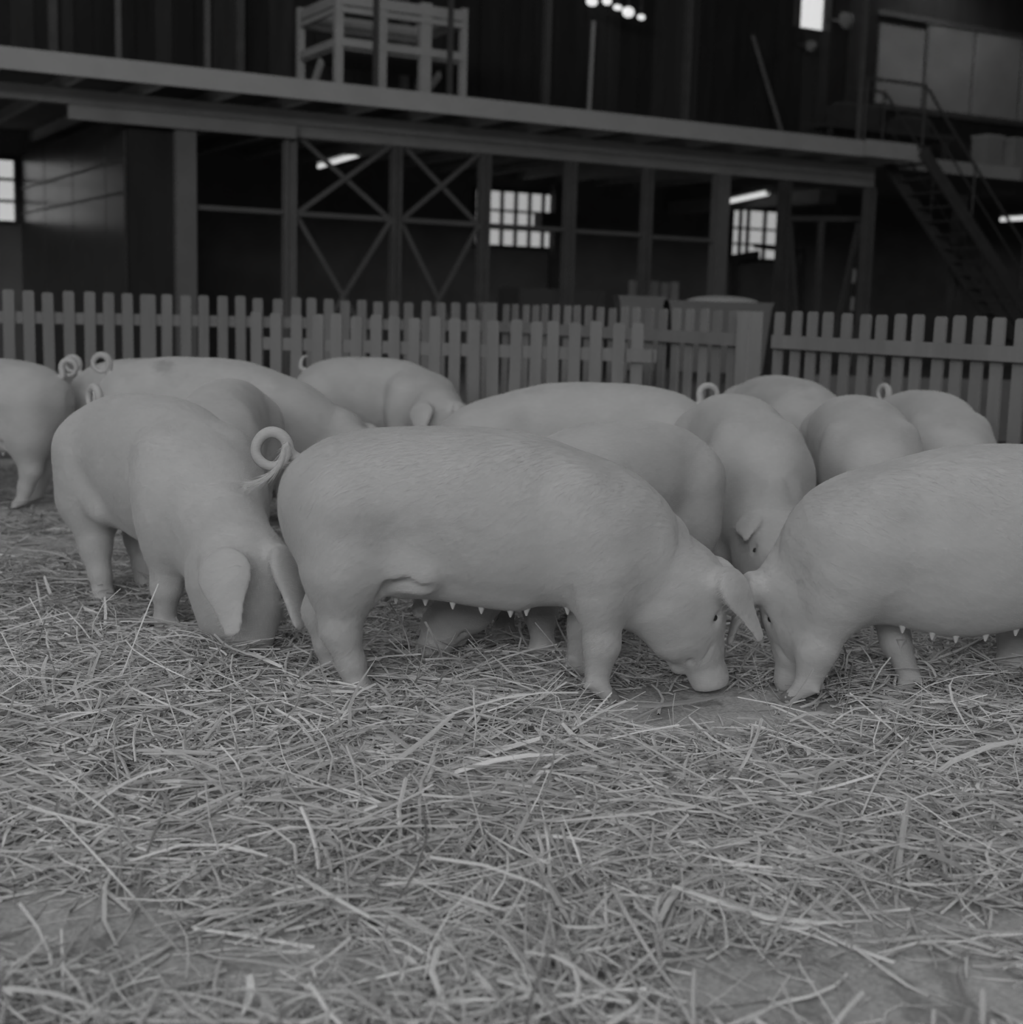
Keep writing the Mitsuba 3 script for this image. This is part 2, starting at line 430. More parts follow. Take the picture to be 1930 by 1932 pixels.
for x0, x1, zt, lab in [(0.94, 1.34, 1.30, 'left of the two grey bins behind the fence corner'), (1.40, 2.33, 1.27, 'broad grey bin with a pale domed lid behind the fence')]:
    k = thing('grey_bin', lab, 'bin')
    prof = [(x0 + .06, .62), (x1 - .06, .62), (x1, zt - .05), (x1 + .02, zt), (x0 - .02, zt), (x0, zt - .05)]
    m = trimesh.creation.extrude_polygon(Polygon(prof), .8, engine='earcut')
    m.apply_transform(np.array([[1, 0, 0, 0], [0, 0, -1, 13.8], [0, 1, 0, 0], [0, 0, 0, 1.0]]))
    shape(k + '__tub', m, 'mat_grey_plastic')
    for xx in (x0 + .12, x1 - .12):
        for yy in (13.1, 13.7):
            shape(k + '__leg', span(xx - .03, xx + .03, yy - .03, yy + .03, 0, .64), 'mat_dark_steel')
    if zt < 1.28:
        lid = trimesh.creation.icosphere(3, 1.0)
        lid.apply_scale((.34, .36, .06))
        lid.apply_translation((1.93, 13.4, 1.265))
        tag(shape(k + '__lid', lid, 'mat_pale_plastic', smooth=True), 'pale domed lid')
k = thing('slat_screen', 'row of upright slats standing behind the grey bins', 'slats')
for i in range(5):
    shape(k + '__slat', bspan(9.72 + i * .2, 9.86 + i * .2, 1.8, 1.85, 0, 1.62 - .02 * (i % 2)), 'mat_beam')
shape(k + '__batten', bspan(9.7, 10.7, 1.85, 1.89, .5, .6), 'mat_beam')
tag(shape('kerb_wall', span(2.75, 7.2, 13.0, 13.25, 0.06, .62), 'mat_steel'), 'low grey wall behind the right picket fence', 'wall')

# ---- upper storey
UT = 5.0
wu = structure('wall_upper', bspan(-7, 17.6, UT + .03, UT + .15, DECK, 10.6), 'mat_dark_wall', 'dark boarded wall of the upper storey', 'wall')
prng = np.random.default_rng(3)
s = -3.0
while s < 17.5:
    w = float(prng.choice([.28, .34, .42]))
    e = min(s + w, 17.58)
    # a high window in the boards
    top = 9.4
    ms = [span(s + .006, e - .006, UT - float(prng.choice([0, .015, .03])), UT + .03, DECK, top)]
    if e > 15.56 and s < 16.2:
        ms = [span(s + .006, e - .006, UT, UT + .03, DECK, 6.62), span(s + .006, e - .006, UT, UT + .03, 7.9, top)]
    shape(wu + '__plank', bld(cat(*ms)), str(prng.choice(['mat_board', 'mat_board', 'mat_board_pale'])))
    s = e
for s, lab in zip((0.2, 1.6, 4.4, 7.2, 9.9, 12.9), ['upright post against the boarded wall, behind the left edge of the platform', 'dark upright post against the boarded wall between the two thin edge posts', 'dark upright post against the boarded wall, behind the left side of the white rack', 'dark upright post against the boarded wall, right of the white rack', 'dark upright post against the boarded wall just left of the bulb cluster', 'dark upright post against the boarded wall just right of the bulb cluster']):
    k = tag(shape('upper_post', bspan(s - .06, s + .06, UT - .16, UT - .03, DECK, 9.4), 'mat_steel'), lab, 'post')
for (x, z0, z1, lab) in [(1.32, DECK, 6.5, 'thin upright post at the platform edge, leftmost'), (2.37, DECK, 6.5, 'thin upright post at the platform edge, left of the white rack'),
                         (4.55, DECK, 6.5, 'dark post in front of the white rack'), (5.60, DECK, 6.5, 'thin dark post at the right side of the white rack'), (12.72, DECK, 7.2, 'tall post at the start of the stair landing')]:
    tag(shape('edge_post', bspan(x - .03, x + .03, .08, .14, z0, z1), 'mat_steel' if x < 3 or x > 12 else 'mat_dark_steel'), lab, 'post')
k = tag(shape('leaning_pole', bld(bar((10.35, 4.2, DECK), (10.75, 4.75, 6.1), .07, .07)), 'mat_pale_panel'), 'pale pole leaning against the boarded upper wall below the lamps', 'pole')
tag(shape('leaning_pole', bld(bar((14.95, 4.2, DECK), (14.35, 4.85, 6.3), .07, .07)), 'mat_steel'), 'dark pole leaning below the bright high window', 'pole')
# high window and lamps upstairs
k = structure('window_6', bspan(15.52, 15.58, UT - .04, UT + .04, 6.6, 7.9), 'mat_dark_steel', 'bright tall window high in the dark boarded wall', 'window')
shape(k + '__frame', bspan(16.18, 16.24, UT - .04, UT + .04, 6.6, 7.9), 'mat_dark_steel')
shape(k + '__pane', bld((lambda v: trimesh.Trimesh(v[0], v[1][:, ::-1], process=False))(pane(15.58, 16.18, 6.62, 7.9, UT + .02))), 'mat_lamp', emitter=glow(LAMP, .5))


def dish_lamp(label, s, t, z, r, glowing=None):
    k = thing('dish_lamp', label, 'lamp')
    prof = np.array([[.02, .16], [r * .5, .14], [r, 0], [r * .96, -.01], [r * .45, .12], [.0, .13]])
    m = trimesh.creation.revolve(prof, sections=24)
    m.apply_transform(trimesh.transformations.rotation_matrix(math.radians(78), (1, 0, 0)))
    m.apply_translation((s, t, z))
    shape(k + '__dish', bld(m), 'mat_pale_panel', smooth=40)
    shape(k + '__arm', bld(bar((s, t + .12, z), (s, UT, z + .1), .04, .04)), 'mat_dark_steel')
    if glowing:
        b = trimesh.creation.icosphere(2, .06)
        b.apply_translation((s, t - .02, z))
        shape(k + '__bulb', bld(b), 'mat_lamp', smooth=True, emitter=glow(glowing, .3))
    return k


dish_lamp('grey round lamp dish right of the bright high window', 16.3, 4.5, 6.75, .17)
dish_lamp('small lit lamp below the bright high window', 15.55, 4.6, 6.2, .11, .3)
for i, (s, z, r, w, lab) in enumerate([(10.22, 6.25, .075, .20, 'leftmost lit bulb of the cluster above the platform'), (10.52, 6.30, .07, .16, 'second lit bulb of the cluster above the platform'),
                                     (10.74, 6.22, .05, .16, 'small dimmer lit bulb in the middle of the cluster'), (10.96, 6.17, .09, .20, 'largest lit bulb of the cluster above the platform'),
                                     (11.23, 6.12, .05, .14, 'small rightmost lit bulb of the cluster')]):
    k = thing('bulb_lamp', lab, 'lamp', None)
    b = trimesh.creation.icosphere(2, 1.0)
    b.apply_scale((w * .55, r, r))
    b.apply_translation((s, 4.0, z))
    shape(k + '__bulb', bld(b), 'mat_lamp', smooth=True, emitter=glow(LAMP * 1.2, .3))
    shape(k + '__stem', bspan(s - .012, s + .012, 3.99, 4.01, z + r * .8, 7.0), 'mat_dark_steel')
tag(shape('lamp_bar', bspan(9.6, 11.6, 3.94, 4.06, 7.0, 7.08), 'mat_dark_steel'), 'dark bar that carries the cluster of bulbs', 'bar')

# white timber rack standing on the platform
k = thing('white_rack', 'white painted timber rack standing on the platform edge', 'rack')
R0, R1, RT0, RT1 = 4.66, 6.56, 1.6, 3.0
for s, t, w in [(R0, RT0, .11), (5.30, RT0, .12), (5.96, RT0, .16), (R1, RT0, .09), (R0, RT1, .10), (R1, RT1, .10)]:
    shape(k + '__post', bspan(s - w / 2, s + w / 2, t - .05, t + .05, DECK, 5.30), 'mat_white_paint')
for z0, z1 in [(4.58, 4.69), (5.02, 5.10), (5.12, 5.26)]:
    shape(k + '__rail', bspan(R0, R1, RT0 - .07, RT0 - .03, z0, z1), 'mat_white_paint')
    shape(k + '__rail', bspan(R0, R1, RT1 + .03, RT1 + .07, z0, z1), 'mat_white_paint')
    for s in (R0, R1):
        shape(k + '__side_rail', bspan(s - .04, s + .01, RT0, RT1, z0, z1), 'mat_white_paint')
shape(k + '__shelf', bspan(R0, R1, RT0, RT1, 4.54, 4.57), 'mat_beam')
shape(k + '__brace', bld(bar((6.0, RT0, 4.12), (6.35, RT0 + .3, 4.42), .05, .09)), 'mat_white_paint')
shape(k + '__brace', bld(bar((4.5 + .1, RT1 - .4, 3.9), (4.62, RT1 - .9, 4.45), .05, .12)), 'mat_white_paint')

# pale wall and platform on the right
wr = structure('wall_upper_right', bspan(17.6, 28, UT + .1, UT + .25, DECK, 10.6), 'mat_board', 'dark wall of the upper storey on the right', 'wall')
for a, b, zt in [(17.72, 18.96, 6.95), (19.06, 20.36, 7.10), (20.46, 21.80, 7.10), (21.9, 23.2, 7.1)]:
    shape(wr + '__panel', bspan(a, b, UT + .04, UT + .1, 5.40, zt), 'mat_pale_panel')
shape(wr + '__sill', bspan(17.6, 24, UT - .05, UT + .1, 5.28, 5.40), 'mat_dark_steel')
shape(wr + '__top_rail', bspan(17.6, 24, UT, UT + .1, 7.1, 7.2), 'mat_dark_steel')
k = thing('pendant_lamp', 'shaded lamp hanging above the pale panels of the upper right wall', 'lamp')
sh = trimesh.creation.revolve(np.array([[.03, .30], [.06, .28], [.34, .02], [.35, .0], [.33, .01], [.05, .26], [.0, .27]]), sections=32)
sh.apply_translation((18.9, 3.9, 8.25))
shape(k + '__shade', bld(sh), 'mat_dark_steel', smooth=40)
shape(k + '__cord', bld(tube([(18.9, 3.9, 8.5), (18.9, 3.9, 10.6)], .012, 6)), 'mat_dark_steel')
bulb = trimesh.creation.icosphere(2, .09)
bulb.apply_translation((18.9, 3.9, 8.36))
scene[k + '__bulb'] = mikit.ply(bld(bulb), 'mat_lamp', smooth=True, emitter=glow(150.0, 1.0))

k = thing('right_platform', 'set-back upper platform on the right with a pale edge board', 'platform')
shape(k + '__deck', bspan(14.06, 28, TB + .05, 8, DECK - .06, DECK), 'mat_dark_wall')
tag(shape(k + '__edge_board', bspan(14.2, 17.66, TB, TB + .05, 3.64, 3.86), 'mat_fascia'), 'pale edge board')
shape(k + '__edge_board', bspan(17.68, 28, TB, TB + .05, 3.64, 3.86), 'mat_beam')
for s, lab in [(18.75, 'pale upright box on the right upper platform, left of the pair'), (19.5, 'pale upright box at the right edge of the upper platform')]:
    q = thing('pale_box', lab, 'box')
    shape(q + '__body', bspan(s, s + .42, 3.0, 3.4, DECK, 4.66), 'mat_pale_panel')
    shape(q + '__lid', bspan(s - .02, s + .44, 2.98, 3.42, 4.66, 4.70), 'mat_white_paint')
k = thing('equipment_bench', 'dark bench with equipment behind the stair head', 'bench')
shape(k + '__top', bspan(15.2, 18.5, 3.6, 4.2, 4.6, 4.7), 'mat_dark_steel')
for s in (15.3, 18.3):
    for t in (3.65, 4.1):
        shape(k + '__leg', bspan(s, s + .08, t, t + .08, DECK, 4.6), 'mat_dark_steel')
for s, w, h, lab in [(15.6, 1.0, .35, 'larger dark machine on the bench behind the stair head'), (17.2, .7, .25, 'smaller dark machine on the bench behind the stair head')]:
    q = thing('bench_machine', lab, 'machine')
    shape(q + '__body', bspan(s, s + w, 3.7, 4.1, 4.7, 4.7 + h), 'mat_dark_steel')
    shape(q + '__cover', bspan(s + .1, s + w - .1, 3.75, 4.05, 4.7 + h, 4.76 + h), 'mat_steel')

# steel stairs with handrails
k = thing('steel_stairs', 'steep dark steel stairs with tube handrails going down from the landing', 'stairs')
SL = -0.945
S0, Z0 = 14.0, 3.84
S1 = S0 + (Z0 - .02) / .945
for t, in ((0.0,), (.9,)):
    shape(k + '__stringer', bld(bar((S0, t, Z0 - .05), (S1, t, 0.05), .05, .20)), 'mat_dark_steel')
    hr = [(12.72 if t == 0 else 13.3, t, 4.78), (13.7, t, 4.79), (13.95, t, 4.78), (14.08, t, 4.70), (14.25, t, 4.52), (S1 - .2, t, 1.05 + .12), (S1 - .02, t, 1.0)]
    shape(k + '__handrail', bld(tube(hr, .024, 8)), 'mat_dark_steel', smooth=50)
    shape(k + '__mid_rail', bld(tube([(14.0, t, 4.33), (14.15, t, 4.2), (S1 - .1, t, .62)], .016, 8)), 'mat_dark_steel', smooth=50)
    for s in (13.98, 15.2, 16.5, 17.8):
        z = Z0 + SL * (s - S0)
        shape(k + '__baluster', bld(tube([(s, t, z), (s, t, z + .95)], .02, 8)), 'mat_dark_steel', smooth=50)
shape(k + '__baluster', bld(tube([(12.74, 0, DECK), (12.74, 0, 4.78)], .02, 8)), 'mat_dark_steel', smooth=50)
for i in range(1, 18):
    z = Z0 - i * Z0 / 18
    s = S0 + (Z0 - z) / .945
    shape(k + '__tread', bspan(s - .11, s + .11, .03, .87, z - .02, z), 'mat_dark_steel')

# ------------------------------------------------------------------ picket fences
def picket_mesh(h, w=.076, th=.018, c=.012):
    prof = [(-w / 2, 0), (w / 2, 0), (w / 2, h - c), (w / 2 - c, h), (-w / 2 + c, h), (-w / 2, h - c)]
    m = trimesh.creation.extrude_polygon(Polygon(prof), th, engine='earcut')
    m.apply_transform(np.array([[1, 0, 0, 0], [0, 0, -1, th / 2], [0, 1, 0, 0], [0, 0, 0, 1.0]]))
    return m


def fence(label, p0, ang, n, pitch, height, z0, rails, rail_side, wide=(), skip=(), posts=(), seed=1, mats=('mat_picket',)):
    """pickets from p0 along ang; rail_side +1: rails in front (towards the camera)"""
    r = np.random.default_rng(seed)
    k = thing('picket_fence', label, 'fence')
    d = np.array([math.cos(ang), math.sin(ang), 0])
    nn = np.array([d[1], -d[0], 0])          # towards the camera
    plies = {}
    for i in range(n):
        if i in skip:
            continue
        w = .11 if i in wide else .076
        var = int(r.integers(0, 4))
        m = str(r.choice(mats))
        if (w, var, m) not in plies:
            plies[(w, var, m)] = mikit.ply(picket_mesh(height - z0 + (-.006, .0, .004, .008)[var], w), m)
        M = np.eye(4)
        a = ang
        M[:3, 0] = [math.cos(a), math.sin(a), 0]
        M[:3, 1] = [-math.sin(a), math.cos(a), 0]
        lean = float(r.normal(0, .006))
        M[:3, 2] = [lean * math.cos(a), lean * math.sin(a), 1]
        M[:3, 3] = np.array([p0[0], p0[1], z0]) + d * (i * pitch + float(r.normal(0, .004)))
        scene[key_for(k + '__picket')] = {**plies[(w, var, m)], 'to_world': T(M)}
    L = (n - 1) * pitch
    P0 = np.array([p0[0], p0[1], 0])
    for zr, e0, e1 in rails:
        a = P0 + d * e0 + nn * rail_side * .030
        b = P0 + d * (L + e1) + nn * rail_side * .030
        shape(k + '__rail', bar(a + [0, 0, zr], b + [0, 0, zr], .04, .082), mats[0])
    for off, w, h in posts:
        c = P0 + d * off + nn * .05 * rail_side
        m = trimesh.creation.box((w, .11, h))
        m.apply_transform(trimesh.transformations.rotation_matrix(ang, (0, 0, 1)))
        m.apply_translation((c[0], c[1], h / 2))
        shape(k + '__post', m, mats[-1])
    return k


PITCHF = .14
fence('left run of grey picket fence, its rails behind the pickets', (-4.541, 9.370), math.radians(28.8), 36, PITCHF, 1.19, .06, [(1.005, -.2, .1), (.30, -.2, .1)], -1,
      wide=(15,), posts=[(-.1, .1, 1.15), (35.2 * PITCHF, .12, 1.20)], seed=5)
fence('right run of picket fence from the corner to the broad post', (-.09, 11.74), math.radians(-58.9), 20, .153, 1.19, .06, [(1.005, -.3, .1), (.30, -.3, .1)], 1,
      posts=[(3.13, .12, 1.19)], seed=6, mats=('mat_picket', 'mat_picket', 'mat_picket_worn'))
fence('picket fence right of the broad post, wide rail in front', (1.66, 8.94), math.radians(-57.1), 30, PITCHF, 1.19, .06, [(1.005, -.02, .3), (.30, -.02, .3)], 1, seed=9)
k = fence('lower loose hurdle of grey pickets leaning across the fence corner', (-1.72, 9.43), math.radians(-7.6), 20, .133, 1.092, .02, [(.888, -.05, .12), (.25, -.05, .12)], -1, seed=8)
for zz in (.888,):
    tag(shape(k + '__hinge_plate', box(.79, 9.07, zz, .16, .03, .085), 'mat_picket'), 'worn plate with bolt holes at the right end of the rail')

# ------------------------------------------------------------------ pigs
def round_cone(P, a, b, ra, rb, flat=None, fs=1.0):
    """distance to a tapered capsule; flat: a direction in which it is flattened by fs"""
    a, b = np.asarray(a, np.float32), np.asarray(b, np.float32)
    q = P - a
    ab = b - a
    if flat is not None:
        f = np.asarray(flat, np.float32)
        f = f / np.linalg.norm(f)
        q = q + (q @ f)[..., None] * f * np.float32(1 / fs - 1)
        ab = ab + (ab @ f) * f * np.float32(1 / fs - 1)
    t = np.clip((q @ ab) / max(float(ab @ ab), 1e-9), 0, 1)
    d = np.sqrt(((q - t[..., None] * ab) ** 2).sum(-1)) - (ra + (rb - ra) * t)
    return d * np.float32(min(fs * 1.6, 1.0)) if flat is not None else d


class Field:
    def __init__(self, lo, hi, h):
        self.h, self.lo = h, np.asarray(lo, float)
        n = np.ceil((np.asarray(hi) - self.lo) / h).astype(int) + 1
        self.ax = [(self.lo[i] + h * np.arange(n[i])).astype(np.float32) for i in range(3)]
        self.v = np.full(n, 0.4, np.float32)

    def sub(self, lo, hi):
        i0 = [max(0, int(math.floor((lo[k] - self.lo[k]) / self.h))) for k in range(3)]
        i1 = [min(self.v.shape[k], int(math.ceil((hi[k] - self.lo[k]) / self.h)) + 1) for k in range(3)]
        sl = tuple(slice(a, max(a, b)) for a, b in zip(i0, i1))
        P = np.stack(np.meshgrid(*[self.ax[k][sl[k]] for k in range(3)], indexing='ij'), -1)
        return sl, P

    def add(self, fn, lo, hi, k):
        pad = k + 4 * self.h
        sl, P = self.sub(np.asarray(lo) - pad, np.asarray(hi) + pad)
        if P.size == 0:
            return
        d, v = fn(P), self.v[sl]
        if k > 0:
            hh = np.clip(.5 + .5 * (v - d) / k, 0, 1)
            self.v[sl] = v * (1 - hh) + d * hh - k * hh * (1 - hh)
        else:
            self.v[sl] = np.minimum(v, d)

    def cut(self, fn, lo, hi, k):
        sl, P = self.sub(np.asarray(lo) - k - 2 * self.h, np.asarray(hi) + k + 2 * self.h)
        if P.size == 0:
            return
        d, v = -fn(P), self.v[sl]
        hh = np.clip(.5 - .5 * (v - d) / k, 0, 1)
        self.v[sl] = v * (1 - hh) + d * hh + k * hh * (1 - hh)

    def cone(self, a, b, ra, rb, k=.05, flat=None, fs=1.0):
        a, b = np.asarray(a, float), np.asarray(b, float)
        lo = np.minimum(a - ra, b - rb)
        hi = np.maximum(a + ra, b + rb)
        self.add(lambda P: round_cone(P, a, b, ra, rb, flat, fs), lo, hi, k)

    def mesh(self):
        """surface nets"""
        v, h = self.v, self.h
        ins = v < 0
        n = v.shape
        c = [ins[i:n[0] - 1 + i, j:n[1] - 1 + j, k:n[2] - 1 + k] for i in (0, 1) for j in (0, 1) for k in (0, 1)]
        tot = sum(x.astype(np.int8) for x in c)
        cells = np.argwhere((tot > 0) & (tot < 8))
        idx = -np.ones(tot.shape, np.int64)
        idx[tuple(cells.T)] = np.arange(len(cells))
        corner = np.array([[i, j, k] for i in (0, 1) for j in (0, 1) for k in (0, 1)])
        vals = np.stack([v[tuple((cells + o).T)] for o in corner], 1)
        acc, cnt = np.zeros((len(cells), 3)), np.zeros(len(cells))
        for a in range(8):
            for b in range(a + 1, 8):
                if np.abs(corner[a] - corner[b]).sum() != 1:
                    continue
                va, vb = vals[:, a], vals[:, b]
                m = (va < 0) != (vb < 0)
                t = np.where(m, va / np.where(m, va - vb, 1), 0)
                acc += m[:, None] * (corner[a] + t[:, None] * (corner[b] - corner[a]))
                cnt += m
        verts = self.lo + h * (cells + acc / cnt[:, None])
        faces = []
        for ax in range(3):
            o = [0, 0, 0]
            o[ax] = 1
            e = np.argwhere(ins[:n[0] - o[0], :n[1] - o[1], :n[2] - o[2]] != ins[o[0]:, o[1]:, o[2]:])
            b1, b2 = [(1, 2), (2, 0), (0, 1)][ax]
            e = e[(e[:, b1] > 0) & (e[:, b2] > 0) & (e[:, b1] < n[b1] - 1) & (e[:, b2] < n[b2] - 1)]
            u1, u2 = np.eye(3, dtype=int)[b1], np.eye(3, dtype=int)[b2]
            q = np.stack([idx[tuple((e - u1 * i - u2 * j).T)] for i, j in ((0, 0), (1, 0), (1, 1), (0, 1))], 1)
            fl = ins[tuple(e.T)]
            q = np.where(fl[:, None], q, q[:, ::-1])
            faces.append(q[(q >= 0).all(1)])
        q = np.vstack(faces)
        return verts, np.vstack([q[:, [0, 1, 2]], q[:, [0, 2, 3]]])


def curve(xs, ys):
    from scipy.interpolate import PchipInterpolator
    return PchipInterpolator(xs, ys, extrapolate=True)


TORSO = np.array([  # x, back, belly, half width
    (-.245, .600, .560, .02), (-.235, .655, .50, .08), (-.21, .698, .44, .125), (-.17, .733, .39, .160), (-.10, .775, .352, .190), (-.02, .797, .360, .204), (.06, .811, .372, .208),
    (.18, .818, .335, .216), (.32, .820, .288, .224), (.46, .812, .268, .222), (.60, .780, .278, .208), (.70, .742, .300, .192), (.80, .690, .335, .168), (.88, .632, .385, .135), (.94, .575, .425, .09), (.97, .52, .47, .02)])


def relax(v, f, rounds):
    """smooths the mesh without shrinking it"""
    from scipy.sparse import coo_matrix, diags
    e = np.vstack([f[:, [0, 1]], f[:, [1, 2]], f[:, [2, 0]]])
    A = coo_matrix((np.ones(2 * len(e)), (np.r_[e[:, 0], e[:, 1]], np.r_[e[:, 1], e[:, 0]])), shape=(len(v),) * 2).tocsr()
    A = diags(1 / np.maximum(np.asarray(A.sum(1)).ravel(), 1)) @ A
    for _ in range(rounds):
        v = v + .5 * (A @ v - v)
        v = v - .48 * (A @ v - v)
    return v


def pig_mesh(h=.010, fat=1.0, feet=None, neck_z=.50, head=(1.0, 0, .30), aim=(.2, 0, -.98), brow=(.98, 0, .2), ear_out=.30, ear_fwd=.55, ear_len=.20, ear_w=1.0, bow=0.0, seed=0, wide=1.0, udder=1.0, big_head=1.0, crease=False, drop=0.0):
    """one continuous body with head, ears and legs, in the pig's own space: x ahead, z up, hind feet at x = 0"""
    F = Field((-.42, -.48, -.06), (1.45, .48, 1.02), h)
    cb, cl, cw = (curve(TORSO[:, 0], TORSO[:, i]) for i in (1, 2, 3))

    def torso(P):
        x = np.clip(P[:, 0, 0, 0], TORSO[0, 0], TORSO[-1, 0])
        top, bot, w = cb(x), cl(x), cw(x) * fat
        top = top + bow * np.sin(np.clip((x + .2) / 1.1, 0, 1) * np.pi)
        bot = bot - drop * np.sin(np.clip((x - .0) / .8, 0, 1) * np.pi)
        c, hh = (top + bot) / 2, (top - bot) / 2
        c, hh, w = (q[:, None, None].astype(np.float32) for q in (c, hh, w))
        zz = (P[..., 2] - c) / hh
        # fuller above the middle, belly narrower
        ww = w * (1 - .10 * np.clip(-zz, 0, 1))
        e = 2.25
        q = (np.abs(P[..., 1] / ww) ** e + np.abs(zz) ** e) ** (1 / e)
        d = (q - 1) * np.minimum(ww, hh) * .9
        ox = np.maximum(np.maximum(TORSO[0, 0] - P[..., 0], P[..., 0] - TORSO[-1, 0]), 0)
        return np.sqrt(np.maximum(d, 0) ** 2 + ox ** 2) + np.minimum(d, 0) * (ox == 0)

    F.add(torso, (-.26, -.27, .2), (.98, .27, .9), 0)
    for sgn in (1, -1):          # udder
        F.cone((.0, .045 * sgn, .43), (.14, .06 * sgn, .390), .06 * udder, .082 * udder, .03)
        F.cone((.14, .06 * sgn, .390), (.48, .06 * sgn, .335), .082 * udder, .062 * udder, .03)
        F.cone((-.06, .135 * sgn * fat, .60), (-.05, .135 * sgn, .42), .095, .095, .06)              # ham
        F.cone((.665, .132 * sgn * fat, .64), (.735, .136 * sgn, .42), .070, .088, .08)               # shoulder blade
        F.cone((.02, .140 * sgn, .45), (.19, .170 * sgn * fat, .375), .060, .030, .09)              # fold of the flank
    ft = {'hl': (.0, .0), 'hr': (.0, .0), 'fl': (.74, .0), 'fr': (.74, .0)}
    ft.update(feet or {})
    for sgn, key in ((1, 'hl'), (-1, 'hr')):
        fx, lift = ft[key]
        y = .118 * sgn * wide
        F.cone((-.02, .085 * sgn, .56), (-.035 + .15 * fx, .105 * sgn, .38), .150, .112, .07)
        F.cone((-.035 + .15 * fx, .105 * sgn, .38), (-.045 + .85 * fx, y, .215), .112, .060, .045)
        F.cone((-.045 + .85 * fx, y, .215), (-.012 + fx, y, .11), .058, .042, .03)
        F.cone((-.012 + fx, y, .11), (.002 + fx, y, .055), .040, .037, .025)
        for q in (-1, 1):
            F.cone((.005 + fx, y + .012 * q, .05), (.042 + fx, y + .020 * q, .018), .028, .022, .016)
    for sgn, key in ((1, 'fl'), (-1, 'fr')):
        fx, lift = ft[key]
        dx = fx - .74
        y = .125 * sgn * wide
        F.cone((.70 + .1 * dx, .09 * sgn, .50), (.735 + .35 * dx, .125 * sgn, .33), .132, .076, .07)
        F.cone((.735 + .35 * dx, .125 * sgn, .33), (.745 + .7 * dx, y, .18), .074, .052, .045)
        F.cone((.745 + .7 * dx, y, .18), (.735 + .95 * dx, y, .075), .053, .037, .03)
        for q in (-1, 1):
            F.cone((.738 + dx, y + .012 * q, .06), (.775 + dx, y + .020 * q, .018), .029, .022, .016)
            F.cone((.715 + dx, y + .022 * q, .075), (.700 + dx, y + .026 * q, .055), .014, .010, .008)
    O, a, n = np.array(head, float), np.array(aim, float), np.array(brow, float)
    a /= np.linalg.norm(a)
    n -= a * (a @ n)
    n /= np.linalg.norm(n)
    s = np.cross(n, a)
    H = lambda u, v, w=0.0: O + (a * u + n * v + s * w) * big_head
    # neck
    F.cone((.76, 0, neck_z), H(-.05, -.03), .185, .138, .09)
    F.cone((.72, 0, neck_z - .06), H(.03, -.08), .15, .105, .08)
    for sgn in (1, -1) if crease else ():          # crease above the udder, in front of the thigh
        arc = [(.075, .150 * sgn, .335), (.100, .170 * sgn, .368), (.150, .182 * sgn * fat, .376), (.215, .190 * sgn * fat, .350), (.32, .178 * sgn * fat, .305)]
        rr = [.016, .018, .016, .011, .004]
        for i in range(4):
            a0, a1 = np.array(arc[i]), np.array(arc[i + 1])
            F.cut(lambda P: round_cone(P, a0, a1, rr[i], rr[i + 1]), np.minimum(a0, a1) - .02, np.maximum(a0, a1) + .02, .022)
        e0, e1 = np.array((.640, .150 * sgn, .285)), np.array((.632, .190 * sgn, .36))      # crease behind the elbow
        F.cut(lambda P: round_cone(P, e0, e1, .014, .004), np.minimum(e0, e1) - .02, np.maximum(e0, e1) + .02, .02)
    # head
    g = big_head
    F.cone(H(-.035, -.010), H(.075, -.010), .132 * g, .116 * g, .05)
    for q in (-1, 1):
        F.cone(H(.02, -.065, .050 * q), H(.115, -.055, .048 * q), .092 * g, .070 * g, .05)
        F.cone(H(.0, .060, .058 * q), H(.065, .055, .048 * q), .047 * g, .036 * g, .05)     # brow ridge
    F.cone(H(.07, .0), H(.17, .014), .100 * g, .074 * g, .05)
    F.cone(H(.17, .016), H(.238, .028), .072 * g, .058 * g, .03)
    F.cone(H(.252, .030), H(.270, .034), .064 * g, .063 * g, .008)                            # snout disc
    F.cone(H(.09, -.060), H(.212, -.050), .070 * g, .034 * g, .012)                            # lower jaw
    for q in (-1, 1):
        F.cut(lambda P: round_cone(P, H(.150, -.034, .08 * q), H(.225, -.018, .075 * q), .006, .009), H(.15, -.04, .08 * q) - .05, H(.22, -.02, .07 * q) + .05, .014)
        F.cut(lambda P: round_cone(P, H(.150, .045, .085 * q), H(.215, .005, .082 * q), .003, .004), H(.15, -.0, .08 * q) - .06, H(.22, .05, .08 * q) + .05, .012)
    eyes = []
    for q in (-1, 1):
        e = H(.062, .066, .082 * q)
        F.cut(lambda P: round_cone(P, H(.055, .078, .094 * q), H(.075, .066, .100 * q), .006, .005), e - .03, e + .03, .02)
        eyes.append(H(.062, .064, .090 * q))
        if q == 1:           # flat end of the snout
            F.cut(lambda P: round_cone(P, H(.302 + .35, .04), H(.302 + .36, .04), .35, .35), H(.27, .03) - .09, H(.33, .03) + .09, .010)
        # nostrils
        F.cut(lambda P: round_cone(P, H(.306, .038, .020 * q), H(.298, .038, .020 * q), .009, .009), H(.30, .03, .018 * q) - .02, H(.32, .03, .018 * q) + .02, .006)
        # lop ear: two leaf segments, hollow on the inner side
        b0 = H(-.055, .075, .085 * q)
        d1 = n * .55 + s * q * ear_out + a * .35
        d1 /= np.linalg.norm(d1)
        d2 = a * .95 + n * ear_fwd * .55 + s * q * ear_out * .35
        d2 /= np.linalg.norm(d2)
        p1 = b0 + d1 * ear_len * .42
        p2 = p1 + d2 * ear_len * .72
        fl = np.cross(np.cross(d2, s * q), d2) * .55 + s * q * .0 + np.cross(d2, np.cross(n, d2)) * .75
        F.cone(b0, p1, .047 * ear_w, .066 * ear_w, .03, flat=fl, fs=.34)
        F.cone(p1, p2,   .068 * ear_w, .028 * ear_w, .02, flat=fl, fs=.31)
    v, f = F.mesh()
